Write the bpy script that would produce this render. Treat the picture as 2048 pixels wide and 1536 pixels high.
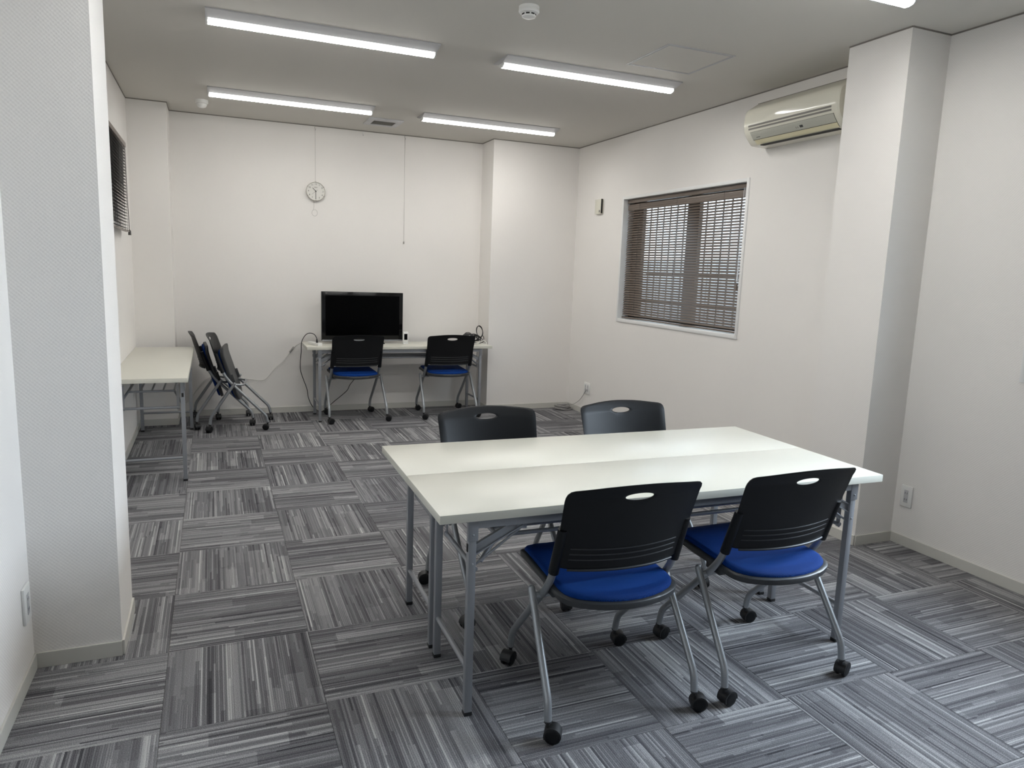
import bpy, bmesh, math, random
from mathutils import Vector, Matrix
random.seed(4)
for o in list(bpy.data.objects): bpy.data.objects.remove(o)
S = bpy.context.scene
COL = S.collection
PI = math.pi

# ------------------------------------------------------------------ camera
cd = bpy.data.cameras.new('camera'); cam = bpy.data.objects.new('camera', cd); COL.objects.link(cam)
YAW, PITCH, ROLL, CH = 0.3958, -0.1561, 0.0355, 1.4405
cy, sy = math.cos(YAW), math.sin(YAW)
fw = Vector((sy*math.cos(PITCH), cy*math.cos(PITCH), math.sin(PITCH)))
rt = Vector((cy, -sy, 0)); up = rt.cross(fw)
r2 = rt*math.cos(ROLL)+up*math.sin(ROLL); u2 = -rt*math.sin(ROLL)+up*math.cos(ROLL)
m3 = Matrix((r2, u2, -fw)).transposed()
cam.matrix_world = Matrix.Translation((0, 0, CH)) @ m3.to_4x4()
cd.sensor_width = 36; cd.sensor_fit = 'HORIZONTAL'; cd.lens = 1437.4/2048*36
cd.clip_start = .05; cd.clip_end = 200
S.camera = cam

# ------------------------------------------------------------------ world, exposure, daylight
S.view_settings.view_transform = 'Standard'; S.view_settings.look = 'None'
S.view_settings.gamma = 1; S.view_settings.use_curve_mapping = False
S.view_settings.exposure = 0.72
LED = 39.0          # strength of the LED bars
SKY = 3.2
DAY = 58.0          # W, daylight entering the near window
W = bpy.data.worlds.new('sky'); S.world = W; W.use_nodes = True
bg = W.node_tree.nodes['Background']; bg.inputs[0].default_value = (.80, .90, 1, 1); bg.inputs[1].default_value = SKY
try:
    S.cycles.max_bounces = 10; S.cycles.diffuse_bounces = 6; S.cycles.glossy_bounces = 4
    S.cycles.sample_clamp_indirect = 6
except Exception: pass
al = bpy.data.lights.new('daylight', 'AREA'); al.shape = 'RECTANGLE'; al.size = 1.1; al.size_y = 1.5
al.energy = DAY; al.color = (.80, .88, 1.0)
al.spread = math.radians(112)      # spread narrowed by hand to keep light off the right pillar's near face
alo = bpy.data.objects.new('daylight', al); COL.objects.link(alo)
alo.location = (4.0, 1.34, 1.78); alo.rotation_euler = (0, math.radians(90-30), 0)   # faces -X, slightly down

# ------------------------------------------------------------------ room numbers (metres)
XL, XR, YB, H = -.615, 3.5295, 7.1876, 2.714
YF = -2.6
BB = .057

# ------------------------------------------------------------------ materials
def mat(name, col, rough=.5, metal=0, spec=None, emit=None, es=0, alpha=None, trans=0):
    m = bpy.data.materials.new(name); m.use_nodes = True
    b = m.node_tree.nodes['Principled BSDF']
    b.inputs['Base Color'].default_value = (*col, 1); b.inputs['Roughness'].default_value = rough
    b.inputs['Metallic'].default_value = metal
    if spec is not None: b.inputs['Specular IOR Level'].default_value = spec
    if emit: b.inputs['Emission Color'].default_value = (*emit, 1); b.inputs['Emission Strength'].default_value = es
    if trans: b.inputs['Transmission Weight'].default_value = trans
    return m
class G:
    def __init__(s, m): s.t = m.node_tree; s.b = s.t.nodes['Principled BSDF']
    def n(s, ty, **k):
        x = s.t.nodes.new(ty)
        for a, b in k.items(): setattr(x, a, b)
        return x
    def l(s, a, b): s.t.links.new(a, b)
    def set(s, inp, v):
        if isinstance(v, (int, float)): inp.default_value = v
        elif isinstance(v, tuple): inp.default_value = v
        else: s.l(v, inp)
    def m(s, op, a, b=None, c=None):
        x = s.n('ShaderNodeMath', operation=op)
        s.set(x.inputs[0], a)
        if b is not None: s.set(x.inputs[1], b)
        if c is not None: s.set(x.inputs[2], c)
        return x.outputs[0]
    def noise(s, vec, scale, detail=2, rough=.5):
        x = s.n('ShaderNodeTexNoise'); x.inputs['Scale'].default_value = scale
        x.inputs['Detail'].default_value = detail; x.inputs['Roughness'].default_value = rough
        if vec is not None: s.l(vec, x.inputs['Vector'])
        return x.outputs[0]
    def ramp(s, f, stops):
        x = s.n('ShaderNodeValToRGB'); e = x.color_ramp.elements
        while len(e) > 1: e.remove(e[-1])
        e[0].position = stops[0][0]; e[0].color = (*stops[0][1], 1)
        for p, c in stops[1:]:
            q = e.new(p); q.color = (*c, 1)
        s.set(x.inputs[0], f); return x.outputs[0]
    def bump(s, h, st, dist):
        x = s.n('ShaderNodeBump'); x.inputs['Strength'].default_value = st; x.inputs['Distance'].default_value = dist
        s.l(h, x.inputs['Height']); s.l(x.outputs[0], s.b.inputs['Normal'])

def wallpaper(name, col):
    m = mat(name, col, .75, spec=.25); g = G(m)
    geo = g.n('ShaderNodeNewGeometry'); sep = g.n('ShaderNodeSeparateXYZ'); g.l(geo.outputs['Position'], sep.inputs[0])
    hx = g.m('ADD', sep.outputs[0], sep.outputs[1]); z = sep.outputs[2]
    k = 2*PI/.0135
    a = g.m('SINE', g.m('MULTIPLY', hx, k))
    b = g.m('SINE', g.m('MULTIPLY', z, k))
    p = g.m('MULTIPLY', a, b)
    nz = g.noise(geo.outputs['Position'], 180, 2)
    h = g.m('ADD', g.m('MULTIPLY', p, .5), nz)
    g.bump(h, .35, .0014)
    big = g.noise(geo.outputs['Position'], 1.3, 3)
    f = g.m('ADD', g.m('MULTIPLY', p, .17), g.m('MULTIPLY', big, .8))
    c = [tuple(v*q for v in col) for q in (.94, 1.0)]
    g.l(g.ramp(f, [(.15, c[0]), (.75, c[1])]), g.b.inputs['Base Color'])
    return m
M = {}
M['wall'] = wallpaper('wallpaper', (.84, .815, .785))
def ceil_mat():
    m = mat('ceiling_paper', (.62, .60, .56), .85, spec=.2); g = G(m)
    geo = g.n('ShaderNodeNewGeometry')
    n = g.noise(geo.outputs['Position'], 260, 3, .7); g.bump(n, .35, .0015)
    return m
M['ceil'] = ceil_mat()
def carpet():
    m = mat('carpet', (.15, .15, .16), .95, spec=.15); g = G(m)
    tc = g.n('ShaderNodeTexCoord'); sep = g.n('ShaderNodeSeparateXYZ'); g.l(tc.outputs['Object'], sep.inputs[0])
    oi = g.n('ShaderNodeObjectInfo'); R = g.m('MULTIPLY', oi.outputs['Random'], 91.7)
    u = g.m('ADD', sep.outputs[0], 1.0); v = g.m('ADD', sep.outputs[1], 1.0)
    wob = g.m('MULTIPLY', g.m('SUBTRACT', g.noise(tc.outputs['Object'], 6, 1), .5), .004)
    def wn(a, b):
        c = g.n('ShaderNodeCombineXYZ'); g.set(c.inputs[0], a); g.set(c.inputs[1], b); g.set(c.inputs[2], R)
        w = g.n('ShaderNodeTexWhiteNoise', noise_dimensions='3D'); g.l(c.outputs[0], w.inputs['Vector']); return w.outputs['Value']
    def level(freq, seg, off):
        i = g.m('FLOOR', g.m('MULTIPLY', g.m('ADD', u, off), freq))
        ph = g.m('MULTIPLY', wn(i, 3.3+off), 7)
        s = g.m('FLOOR', g.m('ADD', g.m('MULTIPLY', v, seg), ph))
        return wn(i, s)
    b1 = level(15, 1.4, 0); b2 = level(72.5, 2.2, .013); b3 = level(145, 2.6, .0); b4 = level(145, 1.1, .007); b5 = level(24, 2.0, .031)
    rowf = g.m('FRACT', g.m('MULTIPLY', g.m('ADD', u, wob), 145))
    groove = g.m('POWER', g.m('ABSOLUTE', g.m('MULTIPLY_ADD', rowf, 2, -1)), 3)          # 1 between two rows of loops
    alt = g.m('FLOOR', g.m('MULTIPLY', g.m('FRACT', g.m('MULTIPLY', u, 72.5)), 2))
    ribbed = g.m('GREATER_THAN', b5, .42)
    val = g.m('ADD', g.m('ADD', g.m('MULTIPLY', b1, .26), g.m('MULTIPLY', b2, .20)), g.m('MULTIPLY_ADD', b3, .16, .15))
    lite = g.m('MULTIPLY', g.m('GREATER_THAN', b4, .93), .22)
    dark = g.m('MULTIPLY', g.m('LESS_THAN', b4, .10), -.22)
    val = g.m('ADD', g.m('ADD', val, lite), dark)
    val = g.m('ADD', val, g.m('MULTIPLY', g.m('MULTIPLY', groove, ribbed), -.20))
    val = g.m('ADD', val, g.m('MULTIPLY', g.m('MULTIPLY', alt, ribbed), .09))
    loop = g.noise(tc.outputs['Object'], 330, 2, .85)
    row = g.m('MULTIPLY', groove, -1)
    val = g.m('ADD', val, g.m('MULTIPLY', g.m('SUBTRACT', loop, .5), 1.0))
    col = g.ramp(val, [(.0, (.036, .035, .040)), (.30, (.112, .110, .118)), (.52, (.20, .198, .206)), (.80, (.41, .407, .405)), (1., (.55, .545, .54))])
    g.l(col, g.b.inputs['Base Color'])
    g.bump(g.m('ADD', loop, g.m('MULTIPLY', row, .25)), .7, .003)
    return m
M['carpet'] = carpet()
M['base'] = mat('baseboard_vinyl', (.57, .56, .52), .5)
M['joint'] = mat('ceiling_edge', (.22, .20, .18), .7)
M['top'] = mat('cream_laminate', (.61, .60, .53), .30, spec=.5)
M['edge'] = mat('cream_edge', (.66, .655, .58), .45)
M['tube'] = mat('grey_painted_steel', (.29, .30, .32), .38, metal=.35)
M['ctube'] = mat('silver_steel', (.33, .345, .36), .30, metal=.55)
M['black'] = mat('black_plastic', (.0055, .006, .007), .42, spec=.28)
M['pan'] = mat('dark_plastic', (.030, .032, .035), .42)
M['ribm'] = mat('satin_black_rib', (.028, .029, .032), .32)
M['rub'] = mat('black_rubber', (.010, .010, .011), .55)
def mesh_fabric():
    m = mat('blue_mesh', (.006, .055, .30), .70, spec=.12); g = G(m)
    tc = g.n('ShaderNodeTexCoord'); sep = g.n('ShaderNodeSeparateXYZ'); g.l(tc.outputs['Object'], sep.inputs[0])
    a = g.m('SINE', g.m('MULTIPLY', g.m('ADD', sep.outputs[0], sep.outputs[1]), 1350))
    b = g.m('SINE', g.m('MULTIPLY', g.m('SUBTRACT', sep.outputs[0], sep.outputs[1]), 1350))
    p = g.m('MULTIPLY', a, b)
    g.l(g.ramp(g.m('ADD', g.m('MULTIPLY', p, .5), .5), [(0, (.0006, .011, .10)), (1, (.002, .055, .27))]), g.b.inputs['Base Color'])
    g.bump(p, .5, .0015)
    return m
M['blue'] = mesh_fabric()
M['plate'] = mat('white_enamel', (.50, .50, .51), .4)
M['led'] = mat('led_diffuser', (.9, .9, .9), .4, emit=(1, .985, .95), es=LED)
def led_profile():
    g = G(M['led']); geo = g.n('ShaderNodeNewGeometry'); sp = g.n('ShaderNodeSeparateXYZ'); g.l(geo.outputs['True Normal'], sp.inputs[0])
    dn = g.m('MAXIMUM', g.m('MULTIPLY', sp.outputs[2], -1), 0)
    g.l(g.m('ADD', g.m('MULTIPLY', g.m('POWER', dn, 4), LED), .8), g.b.inputs['Emission Strength'])
led_profile()      # the LED board under the diffuser shines downward, its sides glow weakly
M['cap'] = mat('white_plastic', (.78, .78, .76), .35)
M['acbody'] = mat('aged_plastic', (.70, .68, .585), .13)
M['acstrip'] = mat('ac_strip', (.47, .47, .41), .3)
M['aclouver'] = mat('yellowed_plastic', (.68, .63, .43), .35)
M['slot'] = mat('dark_gap', (.02, .019, .017), .8)
M['groove'] = mat('groove_grey', (.20, .19, .17), .6)
M['wframe'] = mat('white_window_frame', (.80, .80, .79), .4)
M['bronze'] = mat('bronze_sash', (.075, .058, .045), .45)
M['slat'] = mat('brown_slat', (.15, .117, .095), .36, spec=.5)
M['dslat'] = mat('dark_slat', (.050, .047, .043), .4)
M['cord'] = mat('pale_cord', (.72, .74, .78), .5)
M['dcord'] = mat('dark_cord', (.035, .03, .028), .6)
M['tvb'] = mat('gloss_black', (.003, .003, .0035), .14, spec=.28)
M['scr'] = mat('dark_screen', (.0008, .0008, .001), .22, spec=.10)
M['silver'] = mat('silver_strip', (.30, .31, .33), .3, metal=.6)
M['face'] = mat('clock_face', (.70, .685, .645), .5)
M['rim'] = mat('clock_rim', (.60, .58, .53), .3)
M['ink'] = mat('ink', (.03, .03, .03), .6)
M['wire'] = mat('steel_wire', (.30, .29, .27), .4, metal=.5)
M['wcable'] = mat('pale_cable', (.70, .69, .65), .5)
M['gcable'] = mat('grey_cable', (.33, .32, .31), .55)
M['conc'] = mat('outdoor_paving', (.40, .39, .37), .9)
M['fence'] = mat('pale_fence', (.50, .52, .53), .6)
M['dglass'] = mat('dark_pane', (.022, .024, .023), .25)
M['red'] = mat('red_leaf', (.45, .10, .08), .8)
def glass():
    m = bpy.data.materials.new('window_glass'); m.use_nodes = True; t = m.node_tree; t.nodes.clear()
    o = t.nodes.new('ShaderNodeOutputMaterial'); a = t.nodes.new('ShaderNodeBsdfTransparent'); b = t.nodes.new('ShaderNodeBsdfGlossy')
    f = t.nodes.new('ShaderNodeMath'); lw = t.nodes.new('ShaderNodeLayerWeight'); x = t.nodes.new('ShaderNodeMixShader')
    a.inputs[0].default_value = (.93, .96, .97, 1); b.inputs['Roughness'].default_value = .02; f.operation = 'MULTIPLY_ADD'; f.inputs[1].default_value = .22; f.inputs[2].default_value = .03; lw.inputs[0].default_value = .25; t.links.new(lw.outputs['Facing'], f.inputs[0])
    t.links.new(f.outputs[0], x.inputs[0]); t.links.new(a.outputs[0], x.inputs[1]); t.links.new(b.outputs[0], x.inputs[2])
    t.links.new(x.outputs[0], o.inputs[0]); return m
M['glass'] = glass()

# ------------------------------------------------------------------ mesh helpers
class MB:
    def __init__(s): s.bm = bmesh.new()
    def box(s, x0, x1, y0, y1, z0, z1, bev=0, T=None):
        vs = [s.bm.verts.new((x, y, z)) for x in (x0, x1) for y in (y0, y1) for z in (z0, z1)]
        fs = [s.bm.faces.new([vs[i] for i in f]) for f in ((0, 1, 3, 2), (4, 6, 7, 5), (0, 4, 5, 1), (2, 3, 7, 6), (0, 2, 6, 4), (1, 5, 7, 3))]
        geo = vs
        if bev:
            es = list({e for f in fs for e in f.edges})
            r = bmesh.ops.bevel(s.bm, geom=es, offset=bev, segments=2, affect='EDGES', profile=.5)
            geo = list({v for v in r['verts']} | {v for v in vs if v.is_valid})
        if T is not None: bmesh.ops.transform(s.bm, matrix=T, verts=[v for v in geo if v.is_valid])
        return s
    def tube(s, pts, r, n=12, cap=True, closed=False):
        pts = [Vector(p) for p in pts]; N = len(pts); rings = []
        rr = r if isinstance(r, (list, tuple)) else [r]*N
        prev = None
        for i, p in enumerate(pts):
            if closed: d = (pts[(i+1) % N]-pts[i-1]).normalized()
            elif i == 0: d = (pts[1]-p).normalized()
            elif i == N-1: d = (p-pts[i-1]).normalized()
            else: d = ((pts[i+1]-p).normalized()+(p-pts[i-1]).normalized()).normalized()
            if prev is None:
                a = Vector((0, 0, 1)) if abs(d.z) < .9 else Vector((1, 0, 0))
                n1 = d.cross(a).normalized()
            else:
                n1 = (prev-d*prev.dot(d)).normalized()
            prev = n1; n2 = d.cross(n1)
            rings.append([s.bm.verts.new(p+(n1*math.cos(2*PI*k/n)+n2*math.sin(2*PI*k/n))*rr[i]) for k in range(n)])
        for i in range(N if closed else N-1):
            A, B = rings[i], rings[(i+1) % N]
            for k in range(n): s.bm.faces.new((A[k], A[(k+1) % n], B[(k+1) % n], B[k]))
        if cap and not closed:
            s.bm.faces.new(rings[0][::-1]); s.bm.faces.new(rings[-1])
        return s
    def cyl(s, a, b, r, n=24): return s.tube([a, b], r, n)
    def ring_loft(s, loops, cap0=True, cap1=True):
        R = [[s.bm.verts.new(p) for p in L] for L in loops]; n = len(R[0])
        for A, B in zip(R, R[1:]):
            for k in range(n): s.bm.faces.new((A[k], A[(k+1) % n], B[(k+1) % n], B[k]))
        if cap0: s.bm.faces.new(R[0][::-1])
        if cap1: s.bm.faces.new(R[-1])
        return s
    def lathe(s, prof, axis_pt=(0, 0, 0), n=32, axis='z'):
        loops = []
        for r, h in prof:
            L = []
            for k in range(n):
                a = 2*PI*k/n; x, y = r*math.cos(a), r*math.sin(a)
                p = {'z': (x, y, h), 'y': (x, h, y), 'x': (h, x, y)}[axis]
                L.append((p[0]+axis_pt[0], p[1]+axis_pt[1], p[2]+axis_pt[2]))
            loops.append(L)
        return s.ring_loft(loops)
    def ball(s, c, r):
        bmesh.ops.create_uvsphere(s.bm, u_segments=10, v_segments=6, radius=r, matrix=Matrix.Translation(c)); return s
    def mesh(s, name, m, smooth=None):
        bmesh.ops.recalc_face_normals(s.bm, faces=s.bm.faces)
        me = bpy.data.meshes.new(name); s.bm.to_mesh(me); s.bm.free()
        me.materials.append(m if not isinstance(m, str) else M[m])
        if smooth:
            for p in me.polygons: p.use_smooth = True
            try: me.set_sharp_from_angle(angle=math.radians(smooth))
            except Exception: pass
        return me
    def obj(s, name, m, parent=None, smooth=None):
        o = bpy.data.objects.new(name, s.mesh(name, m, smooth)); COL.objects.link(o)
        if parent: o.parent = parent
        return o
def box(name, m, b, parent=None, bev=0): return MB().box(*b, bev=bev).obj(name, m, parent, smooth=40 if bev else None)
def fillet(pts, r, n=5):
    pts = [Vector(p) for p in pts]; out = [pts[0]]
    for i in range(1, len(pts)-1):
        a, b, c = pts[i-1], pts[i], pts[i+1]
        d1 = (a-b); d2 = (c-b); q = min(r, d1.length*.45, d2.length*.45)
        p0 = b+d1.normalized()*q; p1 = b+d2.normalized()*q
        for k in range(n+1):
            t = k/n; out.append(p0*(1-t)**2+b*2*t*(1-t)+p1*t*t)
    out.append(pts[-1]); return out
def spline(pts, n=8):
    P = [Vector(p) for p in pts]; P = [P[0]*2-P[1]]+P+[P[-1]*2-P[-2]]; out = []
    for i in range(1, len(P)-2):
        a, b, c, d = P[i-1:i+3]
        for k in range(n):
            t = k/n
            out.append(.5*((2*b)+(c-a)*t+(2*a-5*b+4*c-d)*t*t+(3*b-a-3*c+d)*t**3))
    out.append(P[-2]); return out
def tag(o, label=None, cat=None, group=None, kind=None):
    if label: o['label'] = label
    if cat: o['category'] = cat
    if group: o['group'] = group
    if kind: o['kind'] = kind
    return o
def empty(name, loc=(0, 0, 0), rz=0):
    o = bpy.data.objects.new(name, None); COL.objects.link(o); o.location = loc; o.rotation_euler = (0, 0, rz)
    o.empty_display_size = .1; return o
def copy_tree(o, parent=None):
    c = o.copy(); COL.objects.link(c); c.parent = parent
    for ch in [x for x in ALL() if x.parent == o]: copy_tree(ch, c)
    return c
def ALL(): return list(COL.objects)
def dup(o, parent): c = o.copy(); COL.objects.link(c); c.parent = parent; return c
def text(name, s, size, m, parent, mtx, ext=.0004):
    cu = bpy.data.curves.new(name, 'FONT'); cu.body = s; cu.size = size; cu.extrude = ext
    cu.align_x = 'CENTER'; cu.align_y = 'CENTER'
    t = bpy.data.objects.new(name, cu); COL.objects.link(t)
    bpy.context.view_layer.update()
    me = bpy.data.meshes.new_from_object(t); bpy.data.objects.remove(t)
    me.transform(mtx); me.materials.clear(); me.materials.append(M[m])
    o = bpy.data.objects.new(name, me); COL.objects.link(o); o.parent = parent; return o

# ================================================================== ROOM SHELL
def struct(o, label=None): o['kind'] = 'structure'; return tag(o, label)
T = .16
W1 = (4.212, 5.932, 1.004, 2.150)     # far window y0 y1 z0 z1 (outer edge of frame)
W2 = (.475, 2.195, 1.004, 2.150)      # near window
# carpet
fl = struct(box('floor', 'groove', (XL-T, XR+T, YF, YB+T, -.12, -.006)), 'floor of grey striped carpet tiles laid quarter turned')
GX, GY = -.1884, 4.2548
full = None
def tile_mesh(x0, x1, y0, y1):
    return MB().box(x0, x1, y0, y1, -.006, 0, bev=.0012).mesh('carpet_tile', 'carpet')
i0 = math.floor((XL-GX)/.5); i1 = math.ceil((XR-GX)/.5)
j0 = math.floor((-1.2-GY)/.5); j1 = math.ceil((YB-GY)/.5)
g = .0005
for i in range(i0, i1):
    for j in range(j0, j1):
        X0 = GX+.5*i; Y0 = GY+.5*j; cx, cyy = X0+.25, Y0+.25
        x0, x1 = max(X0, XL), min(X0+.5, XR); y0, y1 = Y0, min(Y0+.5, YB)
        if x1-x0 < .01 or y1-y0 < .01: continue
        par = (i+j) % 2 == 0
        ax0, ax1, ay0, ay1 = x0-cx+g, x1-cx-g, y0-cyy+g, y1-cyy-g
        flip = random.random() < .5
        rot = (0 if par else PI/2)+(PI if flip else 0)
        whole = (x1-x0 > .499 and y1-y0 > .499)
        if whole:
            if full is None: full = tile_mesh(-.25+g, .25-g, -.25+g, .25-g)
            me = full
        else:
            Rm = Matrix.Rotation(-rot, 3, 'Z'); c = [Rm @ Vector((a, b, 0)) for a in (ax0, ax1) for b in (ay0, ay1)]
            me = tile_mesh(min(v.x for v in c), max(v.x for v in c), min(v.y for v in c), max(v.y for v in c))
        o = bpy.data.objects.new('carpet_tile', me); COL.objects.link(o)
        o.location = (cx, cyy, 0); o.rotation_euler = (0, 0, rot); o.parent = fl
# ceiling
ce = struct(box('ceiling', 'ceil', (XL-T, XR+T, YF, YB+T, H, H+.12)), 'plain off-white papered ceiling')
# walls
struct(box('wall_back', 'wall', (XL-T, XR+T, YB, YB+T, 0, H)))
struct(box('wall_front', 'wall', (XL-T, XR+T, YF-T, YF, 0, H)))
WL = (4.7, 5.955, 1.69, 2.25)
b = MB().box(XL-T, XL, YF, WL[0], 0, H).box(XL-T, XL, WL[1], YB, 0, H).box(XL-T, XL, WL[0], WL[1], 0, WL[2]).box(XL-T, XL, WL[0], WL[1], WL[3], H)
struct(b.obj('wall_left', 'wall'))
b = MB()
ys = [YF, W2[0]+.02, W2[1]-.02, W1[0]+.02, W1[1]-.02, YB]
for k, (a, c) in enumerate(zip(ys, ys[1:])):
    if k in (1, 3): b.box(XR, XR+T, a, c, 0, W1[2]+.02).box(XR, XR+T, a, c, W1[3]-.02, H)
    else: b.box(XR, XR+T, a, c, 0, H)
struct(b.obj('wall_right', 'wall'))
# pillars
PL = (XL, -.342, 2.791, 3.156); PR = (3.2533, XR, 2.779, 3.167); BLp = (XL, -.315, 6.835, YB); BRp = (2.587, XR, 6.864, YB)
for nm, p, lb in (('wall_left_pillar', PL, 'papered column standing out of the left wall nearest the camera'), ('wall_right_pillar', PR, 'papered column standing out of the right wall beside the air conditioner'),
              ('wall_back_left_pillar', BLp, 'papered column filling the far left corner'), ('wall_back_right_pillar', BRp, 'papered column filling the far right corner')):
    struct(box(nm, 'wall', (p[0], p[1], p[2], p[3], 0, H)), lb)
# baseboards and ceiling edge strips: one piece per run
runs = {'left': [((XL, YF), (XL, PL[2]), 1, 0), ((XL, PL[2]), (PL[1], PL[2]), 0, -1), ((PL[1], PL[2]), (PL[1], PL[3]), 1, 0), ((XL, PL[3]), (PL[1], PL[3]), 0, 1), ((XL, PL[3]), (XL, BLp[2]), 1, 0), ((XL, BLp[2]), (BLp[1], BLp[2]), 0, -1), ((BLp[1], BLp[2]), (BLp[1], YB), 1, 0)],
        'back': [((BLp[1], YB), (BRp[0], YB), 0, -1)],
        'right': [((BRp[0], BRp[2]), (BRp[0], YB), -1, 0), ((BRp[0], BRp[2]), (XR, BRp[2]), 0, -1), ((XR, PR[3]), (XR, BRp[2]), -1, 0), ((PR[0], PR[3]), (XR, PR[3]), 0, 1), ((PR[0], PR[2]), (PR[0], PR[3]), -1, 0), ((PR[0], PR[2]), (XR, PR[2]), 0, -1), ((XR, YF), (XR, PR[2]), -1, 0)]}
tn = 1
for side, rs in runs.items():
    b = MB(); c = MB()
    for (xa, ya), (xb, yb), nx, ny in rs:
        for bb, t, z0, z1, e in ((b, .008, 0, BB, .008), (c, .004, H-.007, H, .004)):
            x0, x1, y0, y1 = min(xa, xb), max(xa, xb), min(ya, yb), max(ya, yb)
            if nx: x0, x1 = sorted((xa, xa+nx*t))
            if ny: y0, y1 = sorted((ya, ya+ny*t))
            bb.box(x0, x1, y0, y1, z0, z1, bev=.0015 if bb is b else 0)
    o = struct(b.obj('baseboard_'+side, 'base')); o = struct(c.obj('trim_%d' % tn, 'joint'), 'thin dark gap strip along the top of the wall'); tn += 1

# ================================================================== WINDOWS
def window(n, Wd, label):
    y0, y1, z0, z1 = Wd
    r = struct(empty('window_%d' % n, (XR, (y0+y1)/2, z0)), label)
    def add(name, m, bx, bev=0):
        o = box(name, m, (bx[0]-XR, bx[1]-XR, bx[2]-(y0+y1)/2, bx[3]-(y0+y1)/2, bx[4]-z0, bx[5]-z0), r, bev); return o
    f = .026
    xa, xb = XR-.010, XR+.105
    add('frame', 'wframe', (xa, xb, y0, y0+f, z0, z1), .002); add('frame', 'wframe', (xa, xb, y1-f, y1, z0, z1), .002)
    add('frame', 'wframe', (xa, xb, y0+f, y1-f, z0, z0+f+.004), .002); add('frame', 'wframe', (xa, xb, y0+f, y1-f, z1-f, z1), .002)
    s0, s1 = XR+.105, XR+.140
    a, c, d, e = y0+f-.006, y1-f+.006, z0+f-.004, z1-f+.006; mid = (a+c)/2-.08
    for bx in ((s0, s1, a, a+.05, d, e), (s0, s1, c-.17, c, d, e), (s0, s1, mid-.08, mid+.08, d, e)): add('sash_stile', 'bronze', bx)
    for bx in ((s0, s1, a+.05, mid-.08, d, d+.05), (s0, s1, a+.05, mid-.08, e-.045, e), (s0, s1, mid+.08, c-.17, d, d+.05), (s0, s1, mid+.08, c-.17, e-.045, e)): add('sash_rail', 'bronze', bx)
    add('pane', 'glass', (s0+.014, s0+.019, a+.05, mid-.08, d+.05, e-.045)); add('pane', 'glass', (s0+.014, s0+.019, mid+.08, c-.17, d+.05, e-.045))
    return r
window(1, W1, 'white framed sliding window behind the brown blind on the right wall')
window(2, W2, 'white framed window on the right wall nearest the camera')
# grille outside the far window
gr = tag(empty('window_grille', (XR+.30, 5.07, 1.0)), 'dark security grille of thin upright bars outside the blind covered window', 'grille')
vb = None
for k in range(17):
    y = -.84+k*.105
    if vb is None: vb = box('upright_bar', 'bronze', (-.005, .005, -.005, .005, -.04, 1.22), gr); o = vb
    else: o = dup(vb, gr)
    o.location = (0, y, 0)
for z in (.93, .72, .46, .20): box('cross_rail', 'bronze', (-.007, .007, -.86, .86, z-.006, z+.006), gr)
for yy in (-.84, .84):
    for z in (.93, .20): box('wall_bracket', 'bronze', (-.14, -.006, yy-.008, yy+.008, z-.008, z+.008), gr)

def blind(name, x, y0, y1, ztop, zbot, pitch, tilt, wid, m, label, group=None, rail='slat', cords=(), sgn=1, first=.05, cordmat='dcord', headw=.03):
    r = tag(empty(name, (x, (y0+y1)/2, ztop)), label, 'blind')
    L = (y1-y0)/2
    MB().box(-headw/2, headw/2, -L, L, -.032, 0, bev=.002).obj('head_rail', rail, r, 40)
    # slat cross section: shallow arc
    mb = MB(); n = 4; ring = []
    for s_ in (1, -1):
        for k in (range(n+1) if s_ == 1 else range(n, -1, -1)):
            t = k/n*2-1; ring.append((t*wid/2, (1-t*t)*.0018*1.0+s_*.0004))
    ca, sa = math.cos(tilt), math.sin(tilt)
    rg = [(sgn*(p*ca)-0, p*sa+q*ca) for p, q in ring]
    mb.ring_loft([[(p, -L+.002, q) for p, q in rg], [(p, L-.002, q) for p, q in rg]])
    z = -first; so = None; k = 0
    H_ = ztop-zbot
    while z > -H_+.02:
        if so is None: so = mb.obj('slat', m, r); o = so
        else: o = dup(so, r)
        o.location = (0, 0, z); z -= pitch
    MB().box(-wid/2, wid/2, -L, L, -H_, -H_+.012, bev=.002).obj('bottom_rail', rail, r, 40)
    for cyy in cords:
        MB().tube([(-wid/2-.001, cyy, -.03), (-wid/2-.001, cyy, -H_+.004)], .0009, 5).tube([(wid/2+.001, cyy, -.03), (wid/2+.001, cyy, -H_+.004)], .0009, 5).obj('ladder_cord', cordmat, r)
    return r
y0, y1 = W1[0]+.034, W1[1]-.040
bl = blind('venetian_blind', XR+.040, y0, y1, W1[3]-.030, W1[2]+.038, .0216, math.radians(46), .025, 'slat',
           'brown slatted venetian blind in the white framed window of the right wall', cords=(.62, .05, -.55), first=.048)
# the two slats below the head rail rolled shut
for z in (-.066, -.088):
    o = [c for c in ALL() if c.parent == bl and c.name.startswith('slat')][0]; q = dup(o, bl); q.location = (-.006, 0, z+.008); q.rotation_euler = (0, math.radians(-38), 0)
MB().tube([(-.020, -.775, -.03), (-.022, -.775, -.62)], .0016, 6).tube([(-.020, -.79, -.03), (-.022, -.785, -.62)], .0014, 6).obj('pull_cord', 'cord', bl)
MB().tube([(-.022, -.78, -.60), (-.022, -.78, -.70)], [.004, .008], 10).obj('cord_joiner', 'cord', bl, 50)
MB().tube([(-.022, -.78, -.715), (-.022, -.78, -.735), (-.022, -.78, -.765)], [.004, .009, .010], 10).obj('cord_weight', 'slat', bl, 50)

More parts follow.
